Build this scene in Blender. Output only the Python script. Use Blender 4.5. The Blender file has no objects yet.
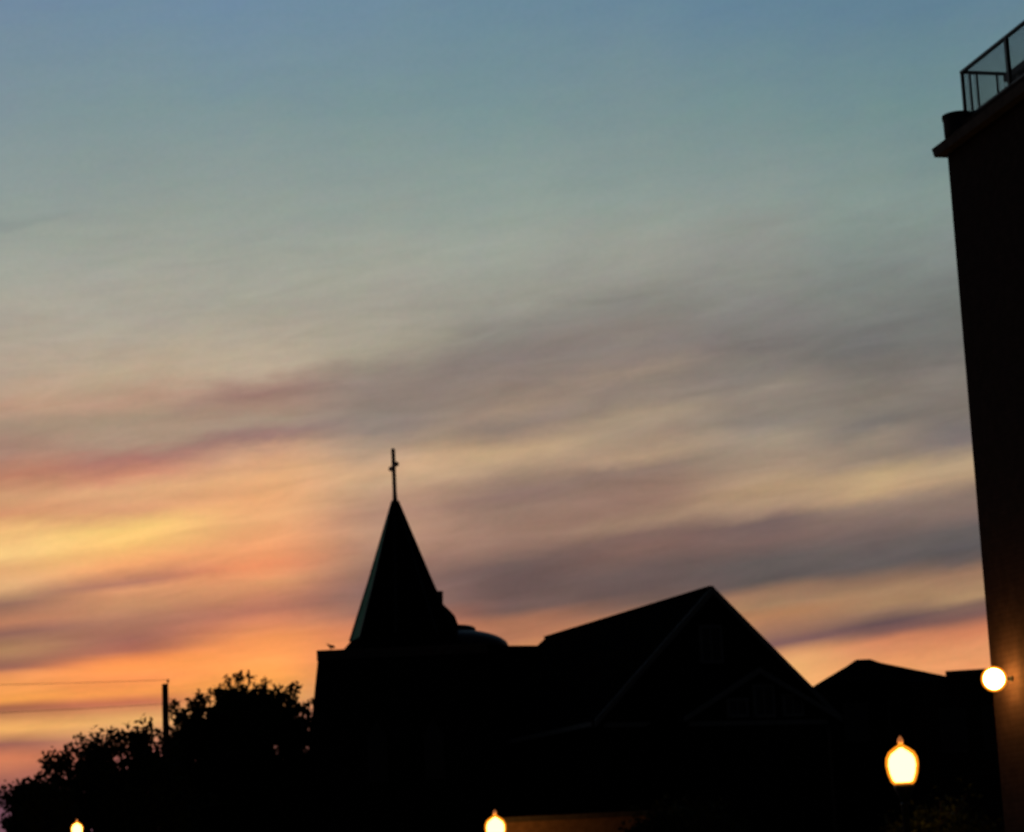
import bpy, math, random
from mathutils import Vector, Matrix

# ------------------------------------------------------------------ camera
FPX, HX, HY = 2500.0, 512.0, 416.0
PITCH, ROLL, EYE = math.atan(500.0 / 2500.0), 0.048, 1.6
S = bpy.context.scene
COL = S.collection
FW = Vector((0, math.cos(PITCH), math.sin(PITCH)))
UP0 = Vector((0, -math.sin(PITCH), math.cos(PITCH)))
RT0 = Vector((1, 0, 0))
UP = math.cos(ROLL) * UP0 + math.sin(ROLL) * RT0
RT = math.cos(ROLL) * RT0 - math.sin(ROLL) * UP0
cam = bpy.data.cameras.new('camera')
cam.sensor_width = 36.0
cam.lens = 36.0 * FPX / 1024.0
cam.clip_start = 0.1
cam.clip_end = 6000.0
cam.dof.use_dof = True            # a phone camera focused a little too near: everything is slightly soft
cam.dof.focus_distance = 9.0
cam.dof.aperture_fstop = cam.lens / 1000.0 / 0.0135
co = bpy.data.objects.new('camera', cam)
COL.objects.link(co)
rot = Matrix((RT, UP, -FW)).transposed().to_4x4()
co.matrix_world = Matrix.Translation((0, 0, EYE)) @ rot
S.camera = co

EYEV = Vector((0, 0, EYE))


def ray(px, py):
    return FW + RT * ((px - HX) / FPX) - UP * ((py - HY) / FPX)


def at(px, py, Y):
    d = ray(px, py)
    return EYEV + d * (Y * 1.13 / d.y)


def azel(px, py):
    d = ray(px, py).normalized()
    return math.degrees(math.atan2(d.x, d.y)), math.degrees(math.asin(d.z))


# ------------------------------------------------------------------ exposure
S.view_settings.view_transform = 'Standard'
S.view_settings.look = 'None'
S.view_settings.exposure = 0.0
S.view_settings.gamma = 1.0
S.view_settings.use_curve_mapping = False
S.cycles.use_denoising = True
S.cycles.sample_clamp_indirect = 3.0
S.cycles.max_bounces = 6


def lin(c):
    return tuple(((v / 255.0) / 12.92) if v <= 10 else (((v / 255.0) + .055) / 1.055) ** 2.4 for v in c)


# ------------------------------------------------------------------ sky: after-sunset clouds laid out by azimuth and elevation
W = bpy.data.worlds.new('World')
S.world = W
W.use_nodes = True
NT = W.node_tree
NT.nodes.clear()


def nn(t, **kw):
    n = NT.nodes.new(t)
    for k, v in kw.items():
        setattr(n, k, v)
    return n


def mth(op, *ins, clamp=False):
    n = nn('ShaderNodeMath', operation=op)
    n.use_clamp = clamp
    for i, v in enumerate(ins):
        if isinstance(v, (int, float)):
            n.inputs[i].default_value = v
        else:
            NT.links.new(v, n.inputs[i])
    return n.outputs[0]


def smooth(v, a, b, lo=0.0, hi=1.0):
    n = nn('ShaderNodeMapRange', interpolation_type='SMOOTHSTEP')
    NT.links.new(v, n.inputs[0])
    for i, x in enumerate((a, b, lo, hi)):
        n.inputs[i + 1].default_value = x
    return n.outputs[0]


def mixc(f, a, b, mode='MIX'):
    n = nn('ShaderNodeMix', data_type='RGBA', blend_type=mode)
    n.clamp_factor = True
    for s, v in ((n.inputs[0], f), (n.inputs[6], a), (n.inputs[7], b)):
        if isinstance(v, (int, float)):
            s.default_value = v
        elif isinstance(v, tuple):
            s.default_value = (*v, 1)
        else:
            NT.links.new(v, s)
    return n.outputs[2]


def noise(u, v, w, detail=4.0, rough=0.55, dist=0.0):
    c = nn('ShaderNodeCombineXYZ')
    for i, x in enumerate((u, v, w)):
        if isinstance(x, (int, float)):
            c.inputs[i].default_value = x
        else:
            NT.links.new(x, c.inputs[i])
    n = nn('ShaderNodeTexNoise', noise_dimensions='3D')
    NT.links.new(c.outputs[0], n.inputs['Vector'])
    n.inputs['Scale'].default_value = 1.0
    n.inputs['Detail'].default_value = detail
    n.inputs['Roughness'].default_value = rough
    n.inputs['Distortion'].default_value = dist
    return n.outputs['Fac']


def sstep(x, a, b):
    t = min(1, max(0, (x - a) / (b - a)))
    return t * t * (3 - 2 * t)


SLOPE = 0.11          # the streaks climb to the right


def shear(az, el):
    return SLOPE * max(sstep(el, 3.5, 8.0), sstep(az, -4.0, 6.0))


SKYCOLS = [
    (0, [(0, 112, 138, 166), (60, 118, 142, 162), (120, 128, 148, 158), (180, 140, 154, 155), (214, 146, 156, 152),
         (222, 138, 147, 144), (231, 150, 158, 150), (270, 160, 163, 152), (320, 172, 164, 150), (380, 178, 158, 138),
         (410, 185, 150, 125), (430, 165, 142, 120), (455, 170, 132, 112), (475, 190, 130, 102), (500, 205, 155, 112),
         (518, 210, 148, 105), (535, 240, 190, 120), (555, 250, 205, 130), (568, 225, 170, 112), (585, 225, 175, 120),
         (605, 150, 110, 92), (622, 185, 125, 92), (634, 135, 95, 82), (650, 175, 130, 90), (668, 145, 96, 82),
         (675, 235, 150, 90), (700, 245, 160, 80), (709, 160, 95, 75), (730, 240, 175, 100), (744, 150, 95, 85),
         (758, 215, 128, 90), (800, 110, 75, 90)]),
    (128, [(0, 108, 138, 166), (100, 122, 147, 158), (180, 138, 153, 152), (225, 150, 158, 150), (270, 163, 163, 152),
           (330, 172, 163, 148), (375, 185, 165, 140), (400, 185, 150, 128), (420, 165, 145, 122), (445, 172, 145, 122),
           (460, 170, 118, 105), (475, 205, 140, 110), (490, 222, 170, 122), (510, 215, 156, 112), (530, 250, 205, 120),
           (548, 248, 195, 115), (565, 243, 168, 108), (583, 172, 116, 95), (590, 215, 150, 105),
           (605, 195, 140, 100), (620, 172, 120, 94), (640, 160, 104, 88), (650, 175, 108, 86), (660, 245, 145, 80), (668, 255, 156, 82),
           (678, 250, 150, 85), (693, 250, 156, 82), (703, 190, 105, 80), (722, 238, 178, 108), (735, 215, 150, 105),
           (750, 170, 100, 90), (800, 110, 75, 90)]),
    (256, [(0, 106, 138, 168), (100, 118, 146, 158), (200, 145, 157, 152), (250, 155, 160, 150), (300, 165, 163, 150),
           (350, 178, 165, 145), (370, 185, 168, 145), (385, 170, 140, 125), (395, 155, 122, 112), (410, 165, 135, 118),
           (425, 165, 145, 125), (437, 150, 118, 110), (455, 205, 160, 125), (475, 225, 170, 120), (500, 232, 170, 115),
           (520, 235, 175, 118), (545, 240, 165, 110), (565, 240, 150, 100), (580, 225, 155, 105), (600, 190, 125, 95),
           (612, 180, 116, 92), (625, 220, 138, 95), (640, 240, 150, 85), (660, 255, 160, 85), (680, 252, 165, 82),
           (700, 240, 170, 95), (720, 180, 120, 100), (760, 150, 95, 90), (800, 110, 75, 90)]),
    (384, [(0, 104, 138, 165), (100, 116, 146, 156), (200, 142, 156, 152), (260, 160, 162, 150), (310, 162, 156, 142),
           (345, 168, 158, 138), (375, 145, 128, 118), (400, 140, 122, 112), (415, 140, 125, 115), (430, 148, 130, 118),
           (445, 178, 150, 122), (465, 215, 170, 125), (480, 205, 165, 125), (495, 190, 148, 115), (515, 180, 135, 110),
           (535, 185, 140, 110), (555, 175, 130, 105), (570, 150, 110, 95), (590, 140, 105, 95), (610, 150, 108, 95),
           (625, 190, 120, 90), (640, 222, 138, 95), (660, 218, 136, 100), (690, 185, 118, 102), (720, 180, 115, 98), (800, 110, 75, 90)]),
    (512, [(0, 98, 135, 160), (100, 112, 145, 156), (200, 142, 158, 152), (250, 155, 160, 150), (300, 152, 150, 138),
           (330, 138, 132, 124), (360, 135, 122, 116), (380, 140, 122, 112), (410, 160, 135, 115), (425, 145, 125, 112),
           (440, 165, 138, 112), (455, 200, 165, 122), (475, 165, 135, 110), (495, 140, 110, 100), (510, 150, 118, 102),
           (530, 155, 118, 100), (550, 145, 110, 95), (565, 110, 88, 85), (590, 105, 82, 80), (610, 115, 88, 82),
           (620, 165, 112, 85), (640, 180, 120, 88), (660, 220, 150, 90), (720, 200, 130, 95), (800, 110, 75, 90)]),
    (640, [(0, 95, 133, 160), (100, 112, 143, 154), (200, 138, 154, 150), (240, 152, 156, 147), (280, 150, 148, 138),
           (305, 135, 132, 124), (330, 138, 126, 118), (345, 135, 122, 115), (360, 142, 125, 115), (372, 158, 135, 118),
           (385, 140, 122, 110), (400, 150, 130, 115), (415, 170, 145, 118), (435, 165, 140, 115), (455, 185, 150, 115),
           (470, 145, 118, 100), (490, 155, 118, 98), (505, 150, 112, 95), (520, 165, 128, 102), (535, 130, 98, 88),
           (550, 130, 95, 85), (570, 105, 85, 82), (590, 100, 80, 78), (605, 120, 90, 80), (620, 190, 130, 90),
           (640, 220, 150, 95), (660, 240, 165, 100), (720, 200, 130, 95), (800, 110, 75, 90)]),
    (768, [(0, 90, 130, 158), (100, 108, 142, 152), (200, 138, 152, 148), (235, 142, 146, 140), (270, 138, 140, 132),
           (300, 132, 130, 125), (330, 128, 122, 118), (345, 120, 112, 108), (365, 132, 122, 114), (385, 150, 135, 120),
           (400, 140, 125, 112), (420, 140, 128, 115), (440, 165, 145, 120), (460, 165, 138, 112), (490, 190, 152, 110),
           (507, 165, 130, 105), (520, 115, 92, 88), (540, 120, 92, 86), (560, 98, 88, 86), (580, 94, 84, 83),
           (592, 160, 115, 85), (605, 170, 125, 88), (615, 175, 125, 88), (635, 150, 110, 90), (645, 120, 88, 88),
           (655, 215, 150, 95), (670, 240, 175, 105), (700, 240, 170, 100), (740, 190, 125, 95), (800, 110, 75, 90)]),
    (880, [(0, 88, 128, 155), (100, 105, 140, 150), (200, 132, 150, 146), (250, 130, 140, 135), (300, 122, 125, 120),
           (340, 112, 110, 108), (370, 120, 112, 106), (400, 135, 122, 110), (425, 120, 112, 105), (440, 150, 132, 112),
           (455, 150, 130, 110), (475, 195, 160, 112), (490, 200, 160, 112), (503, 155, 125, 105), (520, 130, 105, 95),
           (535, 115, 95, 90), (550, 102, 91, 89), (565, 96, 87, 86), (580, 150, 110, 85), (590, 170, 125, 88),
           (606, 170, 125, 85), (612, 150, 110, 85), (622, 95, 75, 78), (632, 130, 92, 85), (640, 205, 130, 92), (650, 222, 142, 92),
           (665, 230, 150, 90), (700, 235, 160, 95), (740, 190, 125, 95), (800, 110, 75, 90)]),
    (960, [(0, 86, 126, 153), (100, 102, 138, 148), (200, 128, 145, 142), (250, 128, 136, 132), (300, 115, 118, 115),
           (340, 112, 110, 107), (380, 128, 118, 110), (410, 130, 118, 108), (430, 120, 110, 105), (445, 125, 112, 105),
           (465, 185, 155, 115), (478, 185, 150, 110), (495, 140, 115, 100), (515, 130, 105, 95), (530, 102, 92, 90),
           (550, 90, 84, 85), (562, 102, 87, 83), (575, 160, 115, 85), (600, 185, 140, 95), (607, 130, 95, 80),
           (618, 120, 88, 82), (633, 212, 132, 92), (655, 225, 148, 92), (680, 235, 150, 90), (740, 190, 125, 95),
           (800, 110, 75, 90)]),
]
tc = nn('ShaderNodeTexCoord')
sp = nn('ShaderNodeSeparateXYZ')
NT.links.new(tc.outputs['Generated'], sp.inputs[0])
AZ = mth('MULTIPLY', mth('ARCTAN2', sp.outputs[0], sp.outputs[1]), 180 / math.pi)
EL = mth('MULTIPLY', mth('ARCSINE', sp.outputs[2]), 180 / math.pi)
SH = mth('MULTIPLY', mth('MAXIMUM', smooth(EL, 3.5, 8.0), smooth(AZ, -4.0, 6.0)), SLOPE)
AZC = mth('MINIMUM', mth('MAXIMUM', AZ, -40.0), 40.0)
V = mth('SUBTRACT', EL, mth('MULTIPLY', AZC, SH))
# wispy warp of the cloud layers: long along the streaks, short across them
n1 = mth('SUBTRACT', noise(mth('MULTIPLY', AZ, 0.24), mth('MULTIPLY', V, 0.9), 3.1, 4.0, 0.5), 0.5)
n2 = mth('SUBTRACT', noise(mth('MULTIPLY', AZ, 0.8), mth('MULTIPLY', V, 2.4), 7.7, 3.0, 0.5), 0.5)
n5 = mth('SUBTRACT', noise(mth('MULTIPLY', AZ, 1.5), mth('MULTIPLY', V, 5.0), 4.4, 4.0, 0.6, 0.8), 0.5)
amp = smooth(EL, 5.0, 14.0, 0.14, 1.0)
VW = mth('ADD', V, mth('MULTIPLY', amp, mth('ADD', mth('MULTIPLY', n1, 0.8), mth('ADD', mth('MULTIPLY', n2, 0.42), mth('MULTIPLY', n5, 0.28)))))
cols = []
vmin, vmax = 1e9, -1e9
for px, stops in SKYCOLS:
    L = []
    for (y, r, g, b) in stops:
        k = 1 - sstep(y, 60, 260)
        w = sstep(y, 400, 450) * (1 - sstep(y, 650, 700))
        t_ = min(1.0, px / 640.0)
        r, g, b = r + (9 * t_ + 1) * k, g + 1.5 * t_ * k - w, b - 6.5 * k + 2 * w
        if px >= 384 and 260 < y < 615:      # the veil on the right is greyer
            m_ = (r + g + b) / 3
            q_ = 0.86 if px < 600 else 0.80
            r, g, b = m_ + (r - m_) * q_, m_ + (g - m_) * q_ + 0.5, m_ + (b - m_) * q_
        if px >= 500 and 490 < y < 660:
            g, b = g + 0.5, b - 1
        if px >= 640 and y >= 648:
            g, b = g + 3, b + 8
        a, e = azel(px, y)
        L.append((e - a * shear(a, e), lin((r, g, b))))
    L.sort()
    cols.append((azel(px, 480)[0], L))
    vmin = min(vmin, L[0][0])
    vmax = max(vmax, L[-1][0])
T = mth('DIVIDE', mth('SUBTRACT', VW, vmin), vmax - vmin, clamp=True)
prev = None
for i, (a, L) in enumerate(cols):
    n = nn('ShaderNodeValToRGB')
    cr = n.color_ramp
    cr.interpolation = 'LINEAR'
    while len(cr.elements) < len(L):
        cr.elements.new(0.5)
    for k, (v, c) in enumerate(L):
        cr.elements[k].position = (v - vmin) / (vmax - vmin)
    for k, (v, c) in enumerate(L):
        cr.elements[k].color = (*c, 1)
    NT.links.new(T, n.inputs[0])
    if prev is None:
        prev = n.outputs[0]
    else:
        prev = mixc(smooth(AZ, cols[i - 1][0], a), prev, n.outputs[0])
# fine streaks inside the veil
n3 = noise(mth('MULTIPLY', AZ, 0.42), mth('MULTIPLY', V, 2.3), 1.3, 5.0, 0.56, 0.5)
n6 = mth('SUBTRACT', noise(mth('MULTIPLY', AZ, 7.0), mth('MULTIPLY', V, 8.0), 2.2, 3.0, 0.7), 0.5)
n7 = mth('SUBTRACT', noise(mth('MULTIPLY', AZ, 6.0), mth('MULTIPLY', V, 7.0), 8.2, 3.0, 0.7), 0.5)
st = mth('ADD', mth('ADD', 1.0, mth('MULTIPLY', n6, 0.09)), mth('MULTIPLY', mth('SUBTRACT', n3, 0.5), smooth(EL, 11.0, 18.0, 0.50, 0.07)))
cs = nn('ShaderNodeCombineXYZ')
n4 = mth('SUBTRACT', noise(mth('MULTIPLY', AZ, 1.1), mth('MULTIPLY', V, 2.0), 9.4, 5.0, 0.7), 0.5)
NT.links.new(mth('ADD', st, mth('MULTIPLY', n7, 0.12)), cs.inputs[0])
NT.links.new(mth('ADD', st, mth('MULTIPLY', n4, -0.10)), cs.inputs[1])      # patches of pinker and greyer veil
NT.links.new(mth('ADD', st, mth('MULTIPLY', n4, 0.06)), cs.inputs[2])
prev = mixc(1.0, prev, cs.outputs[0], 'MULTIPLY')
# overhead and away from the sunset the sky is darker
prev = mixc(smooth(EL, 22.0, 46.0), prev, (0.008, 0.012, 0.020))
away = mth('ABSOLUTE', mth('ADD', AZ, 14.0))
prev = mixc(smooth(away, 31.5, 64.0), prev, (0.004, 0.0048, 0.0075))
sky = nn('ShaderNodeTexSky', sky_type='NISHITA')
sky.sun_disc = False
SUN_EL, SUN_AZ = math.radians(0.4), math.radians(-8.0)
sky.sun_elevation = SUN_EL
sky.sun_rotation = SUN_AZ
bg1 = nn('ShaderNodeBackground')
NT.links.new(prev, bg1.inputs[0])
bg1.inputs[1].default_value = 1.0
bg2 = nn('ShaderNodeBackground')
NT.links.new(sky.outputs[0], bg2.inputs[0])
bg2.inputs[1].default_value = 0.002
add = nn('ShaderNodeAddShader')
NT.links.new(bg1.outputs[0], add.inputs[0])
NT.links.new(bg2.outputs[0], add.inputs[1])
out = nn('ShaderNodeOutputWorld')
NT.links.new(add.outputs[0], out.inputs[0])
# the sun itself is at the horizon, behind everything: only a trace of it is left
sl = bpy.data.lights.new('sun', 'SUN')
sl.energy = 0.05
sl.angle = math.radians(0.5)
sl.color = (1.0, 0.55, 0.3)
so = bpy.data.objects.new('sun', sl)
COL.objects.link(so)
sd = Vector((math.sin(SUN_AZ) * math.cos(SUN_EL), math.cos(SUN_AZ) * math.cos(SUN_EL), math.sin(SUN_EL)))
so.rotation_euler = sd.to_track_quat('Z', 'Y').to_euler()
so.location = (0, 0, 60)

# ------------------------------------------------------------------ materials
MATS = {}


def mat(name, color, rough=0.8, metal=0.0, spec=0.3, var=0.25, scale=6.0, brick=None, emit=None):
    if name in MATS:
        return MATS[name]
    m = bpy.data.materials.new(name)
    m.use_nodes = True
    nt = m.node_tree
    b = nt.nodes['Principled BSDF']
    b.inputs['Roughness'].default_value = rough
    b.inputs['Metallic'].default_value = metal
    b.inputs['Specular IOR Level'].default_value = spec
    t = nt.nodes.new('ShaderNodeTexCoord')
    n = nt.nodes.new('ShaderNodeTexNoise')
    n.inputs['Scale'].default_value = scale
    n.inputs['Detail'].default_value = 6
    nt.links.new(t.outputs['Object'], n.inputs['Vector'])
    r = nt.nodes.new('ShaderNodeValToRGB')
    lo = tuple(c * (1 - var) for c in color)
    hi = tuple(min(1, c * (1 + var)) for c in color)
    r.color_ramp.elements[0].color = (*lo, 1)
    r.color_ramp.elements[1].color = (*hi, 1)
    r.color_ramp.elements[0].position = 0.3
    r.color_ramp.elements[1].position = 0.7
    nt.links.new(n.outputs['Fac'], r.inputs[0])
    src = r.outputs[0]
    if brick:
        mp = nt.nodes.new('ShaderNodeMapping')
        mp.inputs['Rotation'].default_value = brick[3]
        nt.links.new(t.outputs['Object'], mp.inputs[0])
        k = nt.nodes.new('ShaderNodeTexBrick')
        nt.links.new(mp.outputs[0], k.inputs['Vector'])
        k.inputs['Scale'].default_value = 1.0
        k.inputs['Brick Width'].default_value = brick[0]
        k.inputs['Row Height'].default_value = brick[1]
        k.inputs['Mortar Size'].default_value = brick[2]
        k.inputs['Color1'].default_value = (1, 1, 1, 1)
        k.inputs['Color2'].default_value = (0.85, 0.85, 0.85, 1)
        k.inputs['Mortar'].default_value = brick[4] if len(brick) > 4 else (0.5, 0.5, 0.5, 1)
        x = nt.nodes.new('ShaderNodeMix')
        x.data_type = 'RGBA'
        x.blend_type = 'MULTIPLY'
        x.inputs[0].default_value = 1
        nt.links.new(src, x.inputs[6])
        nt.links.new(k.outputs['Color'], x.inputs[7])
        src = x.outputs[2]
        bp = nt.nodes.new('ShaderNodeBump')
        bp.inputs['Strength'].default_value = 0.5
        bp.inputs['Distance'].default_value = 0.01
        nt.links.new(k.outputs['Fac'], bp.inputs['Height'])
        bp.invert = True
        nt.links.new(bp.outputs[0], b.inputs['Normal'])
    nt.links.new(src, b.inputs['Base Color'])
    if emit:
        b.inputs['Emission Color'].default_value = (*emit[0], 1)
        b.inputs['Emission Strength'].default_value = emit[1]
    MATS[name] = m
    return m


R90 = math.pi / 2
M_BRICK = mat('dark brick', (0.055, 0.03, 0.024), 0.95, spec=0.1,
              brick=(0.22, 0.075, 0.012, (0, R90, R90), (0.85, 0.82, 0.8, 1)))
M_STONE = mat('cast stone trim', (0.12, 0.10, 0.09), 0.9, spec=0.1)
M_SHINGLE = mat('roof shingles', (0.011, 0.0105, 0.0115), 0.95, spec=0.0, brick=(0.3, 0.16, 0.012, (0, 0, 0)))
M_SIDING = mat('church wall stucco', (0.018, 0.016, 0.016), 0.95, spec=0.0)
M_TRIM = mat('weathered white trim', (0.2, 0.205, 0.215), 0.7, spec=0.2, var=0.12)
M_LIT_FACE = mat('green lit spire face', (0.06, 0.42, 0.23), 0.7, spec=0.05, scale=3.0)  # lighter green stands in for sunset light on one spire face
M_LEAD = mat('lead roofing', (0.05, 0.05, 0.085), 0.6, metal=0.4, scale=2.0)
M_IRON = mat('dark painted iron', (0.02, 0.022, 0.024), 0.5)
M_WOODPOLE = mat('tarred pole wood', (0.05, 0.035, 0.025), 0.9, spec=0.1)
M_CROSS = mat('bronze cross metal', (0.5, 0.34, 0.28), 0.6, metal=0.4)
M_GLASS = mat('dark window glass', (0.012, 0.013, 0.016), 0.15, spec=0.5)
M_BARK = mat('bark', (0.04, 0.03, 0.022), 0.95, spec=0.1)
M_LEAF = mat('dark leaves', (0.045, 0.06, 0.025), 0.9, spec=0.1, var=0.4, scale=1.5)
M_FEATHER = mat('dark feathers', (0.03, 0.03, 0.034), 0.8)
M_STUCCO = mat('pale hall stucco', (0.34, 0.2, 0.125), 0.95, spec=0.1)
M_ASPHALT = mat('asphalt', (0.05, 0.05, 0.05), 0.9, scale=20)
M_CONCRETE = mat('concrete paving', (0.22, 0.21, 0.2), 0.9, brick=(1.5, 1.5, 0.02, (0, 0, 0)))
M_GRASS = mat('mown grass', (0.05, 0.07, 0.03), 0.95, scale=15)
M_PAINT = mat('yellow road paint', (0.55, 0.38, 0.06), 0.8)
M_GLOW = mat('lit lamp glass', (0.9, 0.75, 0.5), 0.3, emit=((1.0, 0.46, 0.088), 18.0))
M_HOT = mat('lit wall lamp glass', (0.9, 0.75, 0.5), 0.3, emit=((1.0, 0.48, 0.10), 100.0))
M_SHELL = bpy.data.materials.new('orange rim glow')  # orange emission put into the outer shell for a glowing rim round the lamps
M_SHELL.use_nodes = True
_n = M_SHELL.node_tree
_n.nodes.clear()
_o = _n.nodes.new('ShaderNodeOutputMaterial')
_m = _n.nodes.new('ShaderNodeMixShader')
_t = _n.nodes.new('ShaderNodeBsdfTransparent')
_e = _n.nodes.new('ShaderNodeEmission')
_e.inputs[0].default_value = (1.0, 0.27, 0.012, 1)
_e.inputs[1].default_value = 1.7
_m.inputs[0].default_value = 0.5
_n.links.new(_t.outputs[0], _m.inputs[1])
_n.links.new(_e.outputs[0], _m.inputs[2])
_n.links.new(_m.outputs[0], _o.inputs[0])


# ------------------------------------------------------------------ mesh helper
class MB:
    def __init__(self):
        self.v, self.f = [], []

    def add(self, vs, fs):
        o = len(self.v)
        self.v += [tuple(x) for x in vs]
        self.f += [tuple(i + o for i in f) for f in fs]

    def box(self, x0, x1, y0, y1, z0, z1):
        self.add([(x0, y0, z0), (x1, y0, z0), (x1, y1, z0), (x0, y1, z0), (x0, y0, z1), (x1, y0, z1), (x1, y1, z1), (x0, y1, z1)],
                 [(0, 3, 2, 1), (4, 5, 6, 7), (0, 1, 5, 4), (1, 2, 6, 5), (2, 3, 7, 6), (3, 0, 4, 7)])

    def loft(self, rings, cap=True):
        n = len(rings[0])
        vs = [p for r in rings for p in r]
        fs = []
        for i in range(len(rings) - 1):
            for k in range(n):
                a, b = i * n + k, i * n + (k + 1) % n
                fs.append((a, b, b + n, a + n))
        if cap:
            fs.append(tuple(reversed(range(n))))
            fs.append(tuple(range((len(rings) - 1) * n, len(rings) * n)))
        self.add(vs, fs)

    def prism_y(self, poly, y0, y1):        # poly of (x, z), counter-clockwise seen from -y
        self.loft([[(x, y0, z) for x, z in poly], [(x, y1, z) for x, z in poly]])

    def lathe(self, prof, c=(0, 0), n=24, a0=0.0):
        self.loft([[(c[0] + r * math.cos(a0 + 2 * math.pi * k / n), c[1] + r * math.sin(a0 + 2 * math.pi * k / n), z)
                    for k in range(n)] for r, z in prof])

    def tube(self, pts, rads, n=8):
        pts = [Vector(p) for p in pts]
        rings = []
        for i, p in enumerate(pts):
            d = (pts[min(i + 1, len(pts) - 1)] - pts[max(i - 1, 0)]).normalized()
            ref = Vector((0, 0, 1)) if abs(d.z) < 0.9 else Vector((1, 0, 0))
            u = d.cross(ref).normalized()
            w = d.cross(u)
            rings.append([p + (u * math.cos(2 * math.pi * k / n) + w * math.sin(2 * math.pi * k / n)) * rads[i] for k in range(n)])
        self.loft(rings)

    def sphere(self, c, r, n=16, m=10, s=(1, 1, 1)):
        rings = []
        for i in range(1, m):
            t = math.pi * i / m
            rings.append([(c[0] + s[0] * r * math.sin(t) * math.cos(2 * math.pi * k / n),
                           c[1] + s[1] * r * math.sin(t) * math.sin(2 * math.pi * k / n), c[2] - s[2] * r * math.cos(t)) for k in range(n)])
        self.loft(rings)

    def build(self, name, m, parent=None, smooth=False, bevel=0.0):
        me = bpy.data.meshes.new(name)
        me.from_pydata(self.v, [], self.f)
        me.materials.append(m)
        me.validate()
        o = bpy.data.objects.new(name, me)
        COL.objects.link(o)
        if smooth:
            for p in me.polygons:
                p.use_smooth = True
        if bevel:
            b = o.modifiers.new('bevel', 'BEVEL')
            b.width = bevel
            b.segments = 2
            b.limit_method = 'ANGLE'
        if parent:
            o.parent = parent
        return o


def tag(o, label, cat, group=None, kind=None):
    o['label'] = label
    o['category'] = cat
    if group:
        o['group'] = group
    if kind:
        o['kind'] = kind
    return o


def thing(name, label, cat, loc=(0, 0, 0), rz=0.0, group=None):
    o = bpy.data.objects.new(name, None)
    COL.objects.link(o)
    o.location = loc
    o.rotation_euler = (0, 0, rz)
    return tag(o, label, cat, group)


class Frame:            # a building's own axes: a to its right, b away from us, z up
    def __init__(self, x, y, phi):
        self.o = Vector((x, y, 0))
        self.phi = phi
        self.r = Vector((math.cos(phi), math.sin(phi), 0))
        self.g = Vector((-math.sin(phi), math.cos(phi), 0))

    def loc(self, w):
        d = Vector(w) - self.o
        return (d.dot(self.r), d.dot(self.g), w[2])

    def on_b(self, px, py, b):
        d = ray(px, py)
        t = (b - (EYEV - self.o).dot(self.g)) / d.dot(self.g)
        return self.loc(EYEV + d * t)

    def on_a(self, px, py, a):
        d = ray(px, py)
        t = (a - (EYEV - self.o).dot(self.r)) / d.dot(self.r)
        return self.loc(EYEV + d * t)

    def world(self, a, b, z=0):
        return self.o + self.r * a + self.g * b + Vector((0, 0, z))


def proj(w):
    d = Vector(w) - EYEV
    k = d.dot(FW)
    return (HX + FPX * d.dot(RT) / k, HY - FPX * d.dot(UP) / k)


def struct(o):
    o['kind'] = 'structure'
    return o


# ------------------------------------------------------------------ ground, road, pavement
m = MB()
m.add([(-3000, -3000, 0), (3000, -3000, 0), (3000, 3000, 0), (-3000, 3000, 0)], [(0, 1, 2, 3)])
struct(m.build('ground', M_GRASS))
RF = Frame(-2.5, 0, math.radians(20))


def strip(name, a0, a1, b0, b1, z, mt):
    q = MB()
    q.add([RF.world(a0, b0, z), RF.world(a1, b0, z), RF.world(a1, b1, z), RF.world(a0, b1, z)], [(0, 1, 2, 3)])
    return struct(q.build(name, mt))


strip('road', -4.0, 4.0, -60, 260, 0.004, M_ASPHALT)
q = MB()
for s in (-0.12, 0.06):
    q.add([RF.world(s, -60, 0.008), RF.world(s + 0.07, -60, 0.008), RF.world(s + 0.07, 260, 0.008), RF.world(s, 260, 0.008)], [(0, 1, 2, 3)])
struct(q.build('road_marking', M_PAINT))
q = MB()
ring = [RF.world(4.0, -60), RF.world(7.0, -60), RF.world(7.0, 260), RF.world(4.0, 260)]
q.loft([[p + Vector((0, 0, -0.05)) for p in ring], [p + Vector((0, 0, 0.13)) for p in ring]])
struct(q.build('pavement', M_CONCRETE))

# ------------------------------------------------------------------ church
random.seed(5)
CY = 75.0
ap = at(712, 587, CY)
CF = Frame(ap.x, ap.y, math.radians(22.8))
ZA = ap.z
church = thing('church', 'dark church with a pointed octagonal spire, a steep front gable and battered tower', 'church', (ap.x, ap.y, 0), CF.phi)
pl = CF.on_b(595, 721, 0)
HW, ZE = -pl[0], pl[2]
ridge_end = CF.on_a(546, 641, 0)
RL = ridge_end[1]
print('church apex', ZA, 'half width', HW, 'eave', ZE, 'ridge length', RL, 'right foot px', proj(CF.world(HW, 0, ZE)))
OV = 0.45
pitch_z = (ZA - ZE) / HW
m = MB()
wz = lambda a: ZA - 0.25 - pitch_z * abs(a)
wi = HW - OV
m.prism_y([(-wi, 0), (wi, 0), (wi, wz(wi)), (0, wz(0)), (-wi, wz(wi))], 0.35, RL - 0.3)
m.build('nave_wall', M_SIDING, church)
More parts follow.
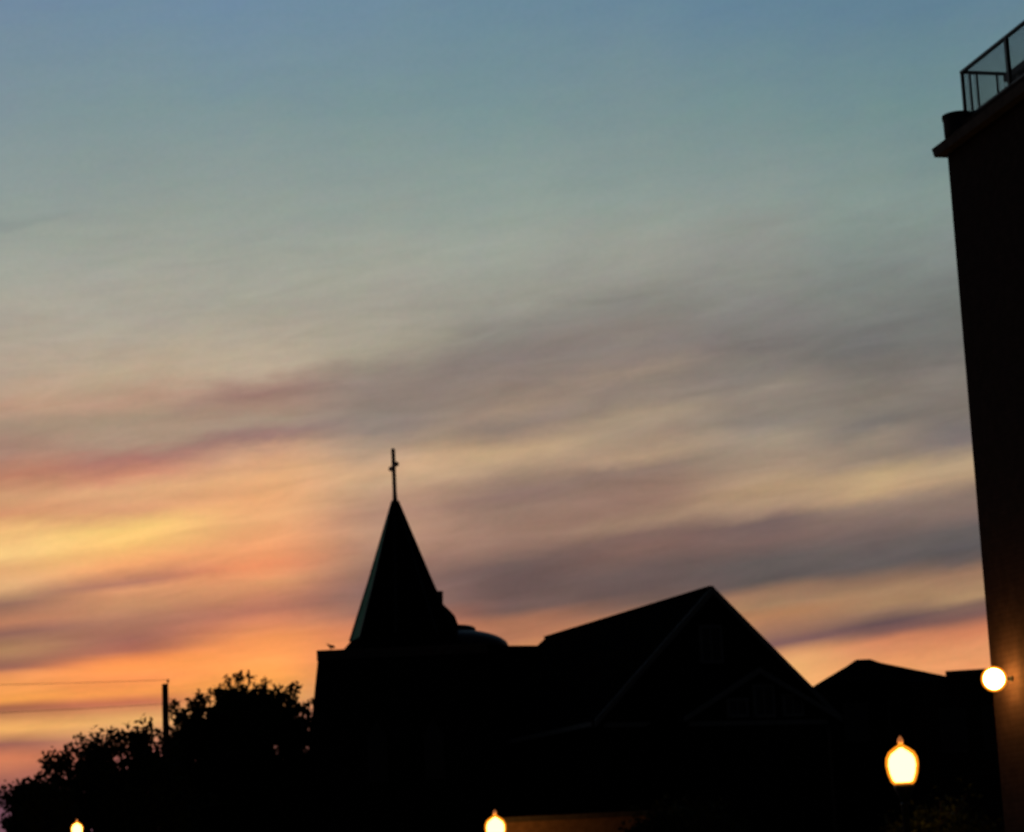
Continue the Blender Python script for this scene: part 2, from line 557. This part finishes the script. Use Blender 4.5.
# nave roof: two slabs with a hipped back end
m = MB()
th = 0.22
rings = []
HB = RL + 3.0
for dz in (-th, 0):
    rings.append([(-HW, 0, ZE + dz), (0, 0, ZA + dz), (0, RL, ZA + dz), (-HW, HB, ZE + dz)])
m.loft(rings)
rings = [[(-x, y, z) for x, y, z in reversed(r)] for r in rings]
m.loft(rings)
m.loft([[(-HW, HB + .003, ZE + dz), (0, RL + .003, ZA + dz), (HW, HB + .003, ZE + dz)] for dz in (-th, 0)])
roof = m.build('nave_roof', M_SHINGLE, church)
m = MB()
m.box(-0.09, 0.09, 0.05, RL, ZA - 0.02, ZA + 0.05)
m.build('ridge_cap', M_SHINGLE, roof)
m = MB()
for s in (-1, 1):
    d = Vector((s * HW, 0, ZE - ZA))
    w = 0.2
    poly = [(0, ZA + .03), (s * (HW + .02), ZE + .03), (s * (HW + .02), ZE - w), (0, ZA - w * 1.2)]
    if s > 0:
        poly = poly[::-1]
    m.prism_y(poly, -0.06, -0.004)
m.build('rake_board', M_TRIM, roof)
m = MB()
m.box(-HW - .1, -HW - .005, 0.1, HB, ZE - 0.16, ZE - 0.01)
m.box(-wi, wi, 0.24, 0.345, ZE - 0.2, ZE - 0.04)
m.build('eave_board', M_TRIM, roof)


def window(parent, a0, a1, z0, z1, b, depth=0.1, name='window', trim=None):
    fr = MB()
    t = 0.09
    fr.box(a0 - t, a0, b - depth, b - .003, z0 - t, z1 + t)
    fr.box(a1, a1 + t, b - depth, b - .003, z0 - t, z1 + t)
    fr.box(a0, a1, b - depth, b - .003, z1, z1 + t)
    fr.box(a0, a1, b - depth - .04, b - .003, z0 - t, z0)
    fr.box((a0 + a1) / 2 - .025, (a0 + a1) / 2 + .025, b - depth * .7, b - .003, z0, z1)
    w = fr.build(name, trim or M_TRIM, parent)
    g = MB()
    g.box(a0 + .002, a1 - .002, b - depth * .4, b - .006, z0 + .002, z1 - .002)
    g.build('pane', M_GLASS, w)
    return w


# upper gable window
w0, w1 = CF.on_b(702, 661, 0.35), CF.on_b(718, 628, 0.35)
window(church, w0[0], w1[0], w0[2], w1[2], 0.35)
# small front gable with three windows
PB = -2.6
pa = CF.on_b(759, 668, PB)
pf = CF.on_b(684, 718, PB)
PH, PZ = pa[0] - pf[0], pf[2]
ps = (pa[2] - PZ) / PH
m = MB()
pw = PH - 0.3
m.prism_y([(pa[0] - pw, 0), (pa[0] + pw, 0), (pa[0] + pw, pa[2] - .2 - ps * pw), (pa[0], pa[2] - .2), (pa[0] - pw, pa[2] - .2 - ps * pw)], PB + .3, 0.3)
m.build('porch_wall', M_SIDING, church)
m = MB()
for s in (-1, 1):
    r = [[(pa[0], PB, pa[2] + dz), (pa[0] + s * PH, PB, PZ + dz), (pa[0] + s * PH, 0.33, PZ + dz), (pa[0], 0.33, pa[2] + dz)] for dz in (-.15, 0)]
    m.loft(r)
proof = m.build('porch_roof', M_SHINGLE, church)
m = MB()
for s in (-1, 1):
    poly = [(pa[0], pa[2] + .02), (pa[0] + s * PH, PZ + .02), (pa[0] + s * PH, PZ - .14), (pa[0], pa[2] - .18)]
    m.prism_y(poly if s < 0 else poly[::-1], PB - .05, PB - .004)
m.box(pa[0] - pw, pa[0] + pw, PB + .2, PB + .296, PZ - .25, PZ - .1)
m.build('rake_board', M_TRIM, proof)
for x0, x1, y0, y1 in ((727, 746, 715, 701), (754, 772, 715, 687), (783, 801, 714, 697)):
    c0, c1 = CF.on_b(x0, y0, PB + .3), CF.on_b(x1, y1, PB + .3)
    window(church, c0[0] + .06, c1[0] - .06, c0[2], c1[2], PB + .3)

# tower with battered walls
tw = at(403.5, 655.5, 82.0)
ta, tb, tz = CF.loc(tw)
MPX = 82.0 / 2256.0
H1 = 83 * MPX
H0 = H1 + 0.125 * tz
m = MB()


TD = math.radians(2.0) - CF.phi


def rt_(x, y, z):
    return (ta + x * math.cos(TD) - y * math.sin(TD), tb + x * math.sin(TD) + y * math.cos(TD), z)


def sq(h, z):
    return [rt_(-h, -h, z), rt_(h, -h, z), rt_(h, h, z), rt_(-h, h, z)]


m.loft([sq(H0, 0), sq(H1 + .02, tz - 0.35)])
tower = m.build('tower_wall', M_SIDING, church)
m = MB()
m.loft([sq(H1 + .05, tz - .35), sq(H1 + .05, tz)])
m.build('tower_cornice', M_STONE, tower)
for k in (-1, 1):
    fr = MB()
    hz = tz - 3.6
    bb = -(H1 + 0.125 * 4.6)
    c = k * 1.0
    L_ = [(c - .35, hz - 1.2), (c + .35, hz - 1.2), (c + .35, hz + .4), (c, hz + .95), (c - .35, hz + .4)]
    fr.loft([[rt_(x, bb - .02, z) for x, z in L_], [rt_(x, bb + .5, z) for x, z in L_]])
    fr.build('louvre', M_GLASS, tower)
# spire
SB = lambda y: at(400, y, 82.0).z
zt, zb = at(394, 501, 82).z, at(403, 640, 82).z
m = MB()
oct0 = math.radians(22.5)     # a corner of the octagon points left and right of our view
prof = [(70 * MPX, tz + 0.10), (61 * MPX, tz + 0.36), (54.5 * MPX, zb + .05), (32.3 * MPX, at(400, 581, 82).z), (3.2 * MPX, zt)]
ang = math.pi - CF.phi - math.radians(4)
LEAN = 2.6 * MPX / (zt - zb)          # the old spire leans a touch to the left


def sring(r, z, k0=0, k1=8):
    dx = -max(0.0, z - zb) * LEAN
    return [(ta + dx * math.cos(CF.phi) + r * math.cos(ang + k * math.pi / 4), tb - dx * math.sin(CF.phi) + r * math.sin(ang + k * math.pi / 4), z)
            for k in range(k0, k1)]


m = MB()
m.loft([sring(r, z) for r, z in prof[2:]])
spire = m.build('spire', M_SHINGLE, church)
m = MB()
m.loft([sring(prof[0][0], tz + .002)] + [sring(r, z) for r, z in prof[:2]] + [sring(prof[2][0] * .99, prof[2][1] - .002)])
m.build('skirt', M_SHINGLE, spire)
m = MB()
for k in range(8):
    L_ = [Vector(sring(r, z)[k]) for r, z in prof[2:]]
    m.tube(L_, [.05, .045, .03], 6)
m.build('hip_roll', M_IRON, spire)
# copper-green overlay on one spire face: sunset rim light put into the colour
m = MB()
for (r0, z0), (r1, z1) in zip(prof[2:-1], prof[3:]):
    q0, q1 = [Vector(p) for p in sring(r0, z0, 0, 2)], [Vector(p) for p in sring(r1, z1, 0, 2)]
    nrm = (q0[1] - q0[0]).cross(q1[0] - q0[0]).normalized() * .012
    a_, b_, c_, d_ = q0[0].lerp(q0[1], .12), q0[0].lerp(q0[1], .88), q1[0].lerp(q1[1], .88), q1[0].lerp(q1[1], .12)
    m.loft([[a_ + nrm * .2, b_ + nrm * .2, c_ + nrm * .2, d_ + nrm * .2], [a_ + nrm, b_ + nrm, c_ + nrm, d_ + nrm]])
m.build('lit_face', M_LIT_FACE, spire)
# cross
zc = at(393, 450, 82).z
m = MB()
cw = 2.15 * MPX
ca, cb = sring(0, zt)[0][:2]
m.lathe([(cw * 1.35, zt - .3), (cw * 1.2, zt + .1), (cw, zt + .35), (cw, zc)], (ca, cb), 10)
za = at(394, 466.5, 82).z
yaw = math.radians(-75) - CF.phi
ax, ay = math.cos(yaw), math.sin(yaw)
m.tube([(ca - ax * .46, cb - ay * .46, za), (ca + ax * .46, cb + ay * .46, za)], [.06, .06], 8)
for s in (-1, 1):
    m.sphere((ca + s * ax * .5, cb + s * ay * .5, za), .095)
m.sphere((ca, cb, zc), .075)
m.build('cross', M_CROSS, spire)
# chimney beside the spire
chb = CF.loc(at(440, 600, 84.2))[1]
poly = [(424, 655), (458, 655), (458, 624), (455, 616), (451, 611.5), (443, 604), (443, 595), (443, 594.5), (443, 591), (424, 590.5)]
P = [CF.on_b(x, y, chb) for x, y in poly]
m = MB()
m.prism_y([(p[0], p[2]) for p in P], chb, chb + .9)
m.build('chimney', M_BRICK, church)
# apse with a shallow lead dome and a flat cap
dc = at(446, 646, 86.5)
da, db, dz = CF.loc(dc)
k86 = 86.5 / 2256
zz = lambda y: at(500, y, 86.5).z
m = MB()
m.lathe([(60 * k86, 0), (60 * k86, zz(648))], (da, db), 32)
m.build('apse_wall', M_SIDING, church, True)
m = MB()
R = 64 * k86
zlo, zhi = zz(647), zz(630)
m.lathe([(R, zlo - .1), (R, zlo)] + [(R * math.cos(t), zlo + (zhi - zlo) * 1.12 * math.sin(t)) for t in [i * 0.1 for i in range(1, 12)]] + [(R * .42, zhi)], (da, db), 40)
dome = m.build('apse_dome', M_LEAD, church, True)
m = MB()
m.lathe([(31 * k86, zz(631)), (31 * k86, zz(627)), (28.5 * k86, zz(625.3)), (1 * k86, zz(624.8))], (da, db), 32)
m.build('dome_cap', M_LEAD, dome)
# cross wing between tower and nave
wr = CF.loc(at(530, 645.5, 86))
m = MB()
a0, a1, rb, rz_ = ta + .5, 1.0, wr[1], wr[2]
wpts = [(rb - 4.2, ZE - .3), (rb, rz_), (rb + 4.2, ZE - .3)]
m.loft([[(a0, b, z) for b, z in wpts], [(a1, b, z) for b, z in wpts]])
wroof = m.build('wing_roof', M_SHINGLE, church)
m = MB()
m.box(a0 + .2, a1 - .1, rb - 3.9, rb + 3.9, 0, ZE - .305)
m.build('wing_wall', M_SIDING, church)
m = MB()
m.box(a0, a1, rb - 4.3, rb - 4.205, ZE - .42, ZE - .28)
m.build('eave_board', M_TRIM, wroof)
for k in range(3):
    a = ta + 4.6 + k * 2.2
    window(church, a, a + .9, ZE - 3.4, ZE - 1.2, rb - 3.9)

# pigeon on the tower corner
bp_ = at(331, 649, 79.4)
bird = thing('pigeon', 'small dark pigeon perched at the left end of the tower top beside the spire', 'bird', (bp_.x, bp_.y, tz), math.radians(200))
m = MB()
ringsb = []
for x, z, r in ((-.17, .10, .008), (-.12, .115, .03), (-.05, .13, .058), (.02, .145, .066), (.075, .165, .05), (.10, .195, .033), (.12, .22, .03), (.145, .225, .022), (.16, .22, .006)):
    ringsb.append([(x, r * math.cos(2 * math.pi * k / 12), z + r * math.sin(2 * math.pi * k / 12)) for k in range(12)])
m.loft(ringsb)
m.build('body', M_FEATHER, bird, True)
m = MB()
m.tube([(.156, 0, .221), (.185, 0, .212)], [.007, .002], 6)
m.build('beak', M_IRON, bird)
for s in (-1, 1):
    m = MB()
    m.sphere((-.03, s * .055, .14), .05, 12, 8, (2.0, .28, .8))
    m.build('wing', M_FEATHER, bird, True)
    m = MB()
    m.tube([(0.01, s * .025, .10), (0.015, s * .025, 0.0)], [.008, .006], 6)
    m.tube([(0.015, s * .025, .005), (0.05, s * .03, .004)], [.005, .003], 5)
    m.build('leg', M_IRON, bird)

# ------------------------------------------------------------------ low hall behind the middle lamp
hl = at(504, 817.5, 52.3)
HF = Frame(hl.x, hl.y, math.radians(-1))
hr = HF.on_b(668, 810, 0)
hall = thing('church_hall', 'low flat-roofed stucco hall lit orange by the street lamp in front of the church', 'hall', (hl.x, hl.y, 0), HF.phi)
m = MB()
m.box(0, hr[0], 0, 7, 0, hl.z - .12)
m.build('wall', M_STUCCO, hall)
m = MB()
m.box(-.08, hr[0] + .08, -.08, 7.08, hl.z - .12, hl.z)
m.build('roof_coping', M_STONE, hall)
for k in range(2):
    window(hall, .6 + k * 1.7, 1.6 + k * 1.7, 1.0, 2.4, 0)

# ------------------------------------------------------------------ houses beyond, on the right
hp = at(862, 660, 98.0)
BF = Frame(hp.x, hp.y, math.radians(2))
house = thing('hip_roofed_house', 'dark hip-roofed house standing behind the church gable on the right', 'house', (hp.x, hp.y, 0), BF.phi)
k98 = 98 / 2256
zev = at(800, 694, 98).z
rl = 1.0
lw, rw = 64 * k98, 72 * k98
m = MB()
pk = hp.z
base = [(-lw, -4.6, zev), (rw, -4.6, zev), (rw, 4.6, zev), (-lw, 4.6, zev)]
mid = [(-15 * k98, -.8, pk - .22), (15 * k98, -.8, pk - .22), (15 * k98, .8, pk - .22), (-15 * k98, .8, pk - .22)]
top = [(-7 * k98, -.3, pk), (7 * k98, -.3, pk), (7 * k98, .3, pk), (-7 * k98, .3, pk)]
m.loft([[(x, y, z - .2) for x, y, z in base], base, mid, top])
m.build('roof', M_SHINGLE, house)
m = MB()
m.box(-lw + .5, rw - .5, -4.1, 4.1, 0, zev - .2)
hw_ = m.build('wall', M_SIDING, house)
for k in range(3):
    window(house, -lw + 1.2 + k * 1.9, -lw + 2.1 + k * 1.9, zev - 2.4, zev - .9, -4.1, trim=M_STONE)

fp = at(918, 678, 90.0)
FF = Frame(fp.x, fp.y, math.radians(-10))
flat = thing('flat_roofed_building', 'dark flat-roofed building with a stepped parapet beside the tall brick building', 'building', (fp.x, fp.y, 0), FF.phi)
p1 = FF.on_b(947, 677, 0)
p2 = FF.on_b(948, 671, 0)
p3 = FF.on_b(1030, 664, 0)
m = MB()
m.box(-.4, p1[0], 0.05, 9, 0, fp.z - .15)
m.box(p1[0] + .003, p3[0], 0.05, 9, 0, p2[2] - .15)
m.build('wall', M_BRICK, flat)
m = MB()
m.box(-.45, p1[0], -.05, 9.05, fp.z - .15, fp.z)
m.build('roof_coping', M_LEAD, flat)
m = MB()
m.box(p1[0] - .05, p3[0], -.05, 9.05, p2[2] - .15, p2[2])
m.build('parapet', M_STONE, flat)
for k in range(3):
    window(flat, .8 + k * 1.7, 1.7 + k * 1.7, fp.z - 3.0, fp.z - 1.4, 0.05, trim=M_STONE)

# ------------------------------------------------------------------ tall brick building on the right
kc = at(947.5, 155, 28.0)
KF = Frame(kc.x, kc.y, math.radians(14.8))
tall = thing('brick_building', 'tall dark brick building with a cornice and roof terrace at the right edge', 'building', (kc.x, kc.y, 0), KF.phi)
ZC = kc.z
PXM = 28.0 / 2256
m = MB()
m.box(0, 12, -24, 0, 0, ZC + .02)
tall_wall = m.build('wall', M_BRICK, tall)
m = MB()
zc0 = ZC + .002
m.loft([[(-.13, .13, zc0), (12, .13, zc0), (12, -24, zc0), (-.13, -24, zc0)][::-1], [(-.15, .15, zc0 + .12), (12, .15, zc0 + .12), (12, -24, zc0 + .12), (-.15, -24, zc0 + .12)][::-1]])
m.box(-.05, 12, -24, .05, zc0 + .121, zc0 + .18)
m.build('cornice', M_STONE, tall_wall)
zp = KF.on_a(1000, 101, 0.02)[2]
ZPAR = max(ZC + .3, zp)
m = MB()
m.box(0.02, .3, -23.9, -0.45, zc0 + .181, ZPAR)
m.box(.301, 11.9, -.3, -.02, zc0 + .181, ZPAR)
m.build('parapet', M_BRICK, tall_wall)
pier = KF.on_b(943, 115, -.22)
pr_ = 17.5 * PXM
m = MB()
m.lathe([(pr_ * .93, zc0 + .181), (pr_ * .95, pier[2] - .06), (pr_, pier[2] - .05), (pr_, pier[2])], (pier[0] + pr_, -.22), 24)
m.build('corner_pier', M_STONE, tall_wall)
# railing of the roof terrace
ra0 = 0.16
rb0 = -0.28
rt = KF.on_b(962, 71, rb0)
ra0 = rt[0]
ZR = rt[2]
ZB = ZPAR + 0.05
print('tall', ZC, ZPAR, pier, 'rail', rt)
rail = thing('roof_railing', 'dark metal railing with thin bars round the roof terrace of the tall brick building', 'railing', (kc.x, kc.y, 0), KF.phi)
m = MB()
m.box(ra0 - .025, ra0 + .025, -14, rb0 + .025, ZR - .034, ZR)
m.box(ra0 + .0251, ra0 + 7, rb0 - .025, rb0 + .025, ZR - .034, ZR)
m.build('handrail', M_IRON, rail)
m = MB()
m.box(ra0 - .012, ra0 + .012, -14, rb0, ZB + .05, ZB + .08)
m.box(ra0 + .013, ra0 + 7, rb0 - .012, rb0 + .012, ZB + .05, ZB + .08)
m.build('bottom_rail', M_IRON, rail)


def post(a, b, r=.021):
    q = MB()
    q.box(a - r, a + r, b - r, b + r, ZPAR - .1, ZR - .0341)
    q.build('post', M_IRON, rail)


for k in range(8):
    post(ra0, rb0 - k * 1.33)
for px_ in (971, 978, 998):
    post(KF.on_b(px_, 90, rb0)[0], rb0, .014)
post(ra0 + 2.2, rb0)
post(ra0 + 4.0, rb0)
m = MB()
b = rb0 - .05
while b > -13.9:
    m.box(ra0 - .005, ra0 + .005, b - .005, b + .005, ZB + .0801, ZR - .0341)
    b -= .05
a = ra0 + .05
while a < ra0 + 6.9:
    m.box(a - .003, a + .003, rb0 - .003, rb0 + .003, ZB + .0801, ZR - .0341)
    a += .05
o = m.build('baluster', M_IRON, rail)
o['kind'] = 'stuff'
# planter behind the railing
plb = thing('roof_planter', 'long dark planter box on feet behind the roof railing', 'planter', (kc.x, kc.y, 0), KF.phi)
q0 = KF.on_a(1004, 82, ra0 + .35)
q1 = KF.on_a(1004, 75, ra0 + .35)
m = MB()
m.box(ra0 + .35, ra0 + .8, q0[1] - 3.2, q0[1], q0[2], q1[2])
m.build('trough', M_IRON, plb)
for b in (q0[1] - .35, q0[1] - 2.8):
    m = MB()
    m.box(ra0 + .37, ra0 + .77, b - .04, b + .04, ZC + .1, q0[2] - .001)
    m.build('foot', M_IRON, plb)
m = MB()
m.box(.31, 11.9, -23.8, -.31, ZC + .021, ZC + .1)
m.build('roof_deck', M_CONCRETE, tall_wall)

# ------------------------------------------------------------------ street lamps
GL = 'old-fashioned post lamps with glowing acorn globes'


def acorn(px, py, Y, label, group=GL, R=.245):
    c = at(px, py, Y)
    t = thing('street_lamp', label, 'street lamp', (c.x, c.y, 0), 0, group)
    z = c.z
    m = MB()
    m.lathe([(.24, 0), (.24, .12), (.19, .2), (.17, .5), (.12, .62), (.1, .75)], n=20)
    m.build('base', M_IRON, t)
    m = MB()
    m.lathe([(.08, .751), (.07, 1.6), (.052, z - .62), (.075, z - .6), (.05, z - .56)], n=16)
    m.build('post', M_IRON, t, True)
    m = MB()
    s = R / .225
    m.lathe([(.05, z - .559), (.1, z - .45), (.15, z - .32 * s), (.14, z - .275 * s)], n=20)
    m.build('fitter', M_IRON, t, True)
    P_ = [(.130, -.272), (.165, -.24), (.205, -.13), (.225, 0), (.215, .09), (.175, .165), (.11, .215), (.055, .25), (.03, .27)]
    m = MB()
    m.lathe([(r * s, z + h * s) for r, h in P_], n=32)
    g_ = m.build('globe', M_SHELL, t, True)
    m = MB()
    m.lathe([(r * s * .81, z + h * s * .84 - .012) for r, h in P_], n=32)
    m.build('diffuser', M_GLOW, g_, True)
    m = MB()
    m.lathe([(.03 * s, z + .271 * s), (.045 * s, z + .30 * s), (.035 * s, z + .34 * s), (.008 * s, z + .38 * s)], n=14)
    m.build('finial', mat('lit brass', (.5, .3, .12), .5, emit=((1, .3, .08), .35)), t, True)  # finial's faint emission stands in for lamplight on the brass
    return t


acorn(902, 764, 33.0, 'nearest and largest glowing acorn lamp, below the round wall lamp')
acorn(495.5, 828, 51.0, 'glowing acorn lamp at the foot of the church in the middle')
acorn(77, 829, 56.0, 'small round-looking glowing lamp in front of the left trees', R=.150)
# globe on the wall of the tall building
gz = KF.on_a(994, 679, -.25)
wl = thing('wall_lamp', 'round glowing globe on a bracket at the corner of the tall brick building', 'wall lamp', (kc.x, kc.y, 0), KF.phi)
gx, gy, gzz = gz
print('wall lamp', gz)
m = MB()
m.sphere((gx, gy, gzz), .158, 28, 18)
g_ = m.build('globe', M_SHELL, wl, True)
m = MB()
m.sphere((gx, gy, gzz), .127, 28, 18)
m.build('diffuser', M_HOT, g_, True)
m = MB()
m.tube([(gx + .15, gy, gzz), (-.03, gy, gzz)], [.02, .02], 12)
m.tube([(-.03, gy, gzz), (-.002, gy, gzz)], [.032, .032], 16)
m.build('bracket', M_IRON, wl)

# ------------------------------------------------------------------ utility pole and wires
pp = at(165, 684, 72.0)
up = thing('utility_pole', 'thin dark wooden utility pole rising beside the big left tree', 'utility pole', (pp.x, pp.y, 0))
m = MB()
m.tube([(0, 0, 0), (0, 0, pp.z)], [.15, .10], 12)
m.build('pole', M_WOODPOLE, up)
m = MB()
m.tube([(.02, 0, pp.z - .15), (.09, 0, pp.z + .02), (.1, 0, pp.z + .12)], [.02, .02, .02], 6)
m.lathe([(.03, pp.z + .06), (.045, pp.z + .1), (.03, pp.z + .15)], (.1, 0), 8)
m.build('insulator', M_IRON, up)


def wire(pa_, pb_, ya, yb, label, r):
    A, B = at(*pa_, ya), at(*pb_, yb)
    pts = []
    for i in range(25):
        t = i / 24
        p = A.lerp(B, t)
        p.z -= .08 * 4 * t * (1 - t)
        pts.append(p)
    m = MB()
    m.tube(pts, [r] * 25, 6)
    tag(m.build('power_line', M_IRON), label, 'power line', 'wires strung from the utility pole')


wire((166.5, 680), (-330, 688), 72, 76, 'upper wire running left from the top of the utility pole', .007)
wire((165, 704), (-330, 724), 71.85, 75.85, 'lower wire running left from the side of the utility pole', .008)


# ------------------------------------------------------------------ trees
def tree(name, label, lobes, Y, base_px, group, seed, leaf=.21, dens=1.5, sprigs=26):
    rnd = random.Random(seed)
    b = at(base_px, 700, Y)
    t = thing(name, label, name, (b.x, b.y, 0), 0, group)
    O = Vector((b.x, b.y, 0))
    L, inner = [], []
    kp = Y / 2256
    for (px, py, r) in lobes:
        c = at(px, py, Y + rnd.uniform(-1.2, 1.2)) - O
        L.append((c, r * kp))
        if py > 792 or r > 42:
            inner.append(len(L) - 1)
    zlow = min(c.z - r for c, r in L)
    tr = MB()
    fork = Vector((0, 0, max(1.6, zlow * .8)))
    tr.tube([(0, 0, 0), (0.05, 0, fork.z * .5), fork], [.26, .2, .17], 10)
    for c, r in L:
        mid = fork.lerp(c, .5) + Vector((rnd.uniform(-.3, .3), rnd.uniform(-.3, .3), -.25))
        tr.tube([fork - Vector((0, 0, .1)), mid, c], [.1, .07, .03], 7)
    cr = MB()

    def put(p, s):
        n = Vector((rnd.gauss(0, 1), rnd.gauss(0, 1), rnd.gauss(0, 1))).normalized()
        u = n.orthogonal().normalized()
        u = (Matrix.Rotation(rnd.uniform(0, 6.28), 3, n) @ u)
        w = n.cross(u)
        l = s * rnd.uniform(.7, 1.3)
        cr.add([p - u * l * .5, p + w * l * .26 + u * l * .05, p + u * l * .55, p - w * l * .26 + u * l * .05], [(0, 1, 2, 3)])

    def clump(p, rad, n, s):
        for _ in range(n):
            put(p + Vector((rnd.gauss(0, 1), rnd.gauss(0, 1), rnd.gauss(0, 1))) * rad * .5, s)

    for q, (c, r) in enumerate(L):
        nc = int(60 * dens * (r / .8) ** 2 * (2.0 if q in inner else 1.0))
        for _ in range(nc):
            d = Vector((rnd.gauss(0, 1), rnd.gauss(0, 1), rnd.gauss(0, 1))).normalized()
            p = c + d * r * (rnd.random() ** .45) * rnd.uniform(.8, 1.02)
            clump(p, .26, 15, leaf)
    # twigs that stick out of the outline, each with its leaves
    for _ in range(sprigs):
        c, r = rnd.choice(L)
        d = Vector((rnd.gauss(0, .8), rnd.gauss(0, .5), abs(rnd.gauss(.7, .5)))).normalized()
        p0 = c + d * r * .8
        e = p0 + d * rnd.uniform(.2, .48) + Vector((rnd.uniform(-.2, .2), 0, rnd.uniform(-.1, .2)))
        tr.tube([p0, p0.lerp(e, .5) + Vector((rnd.uniform(-.06, .06), 0, 0)), e], [.022, .016, .008], 5)
        clump(e, .2, 12, leaf * .85)
        clump(p0.lerp(e, .55), .16, 6, leaf * .8)
    tr.build('trunk', M_BARK, t)
    cr.build('crown', M_LEAF, t)
    return t


TG = 'trees left of the church'
tree('tree', 'big dense tree between the utility pole and the church tower', [
    (240, 720, 32), (212, 726, 27), (262, 720, 25), (284, 726, 22), (190, 736, 22), (180, 714, 9), (196, 710, 12), (222, 703, 11), (242, 698, 14), (258, 702, 12),
    (290, 708, 11), (276, 708, 11), (300, 738, 22), (306, 726, 9), (225, 743, 30), (255, 743, 30), (180, 753, 22), (235, 766, 45), (195, 776, 38), (280, 773, 40), (312, 779, 34), (170, 781, 28), (240, 810, 50), (190, 820, 40), (295, 820, 45)],
    92, 240, TG, 3, leaf=.29, dens=.62, sprigs=95)
tree('tree', 'lower open-branched tree left of the utility pole, with loose twigs along its top', [
    (120, 778, 34), (146, 764, 24), (100, 774, 24), (85, 781, 20), (62, 787, 22), (155, 781, 34), (120, 810, 40), (160, 815, 40), (75, 815, 34), (135, 751, 9), (105, 756, 9), (120, 750, 7), (150, 748, 8), (90, 758, 7),
    (72, 770, 8), (55, 782, 9), (42, 786, 6)],
    66, 110, TG, 8, dens=.72, sprigs=110)
tree('tree', 'small dark rounded tree at the left edge behind the small lamp', [
    (26, 802, 15), (44, 806, 22), (24, 791, 7), (12, 806, 4), (34, 786, 7), (50, 822, 28), (24, 826, 15), (25, 848, 24)],
    62, 30, TG, 15, sprigs=24)
tree('tree', 'dark low street tree behind the nearest acorn lamp, faintly lit orange', [
    (935, 848, 30), (905, 852, 26), (968, 846, 30), (950, 825, 16), (922, 828, 16), (985, 846, 22), (870, 866, 26)],
    35.5, 935, 'street tree by the nearest lamp', 21, leaf=.11, sprigs=14)
tree('added_shrub', 'added dark bush over the right end of the low lit hall', [  # bush added to darken and break up the end of the lit wall
    (640, 838, 16), (662, 826, 15), (682, 822, 18), (704, 830, 20), (672, 842, 24), (728, 842, 20)],
    50.5, 676, 'added bush by the low hall', 33, leaf=.14, dens=1.6, sprigs=14)
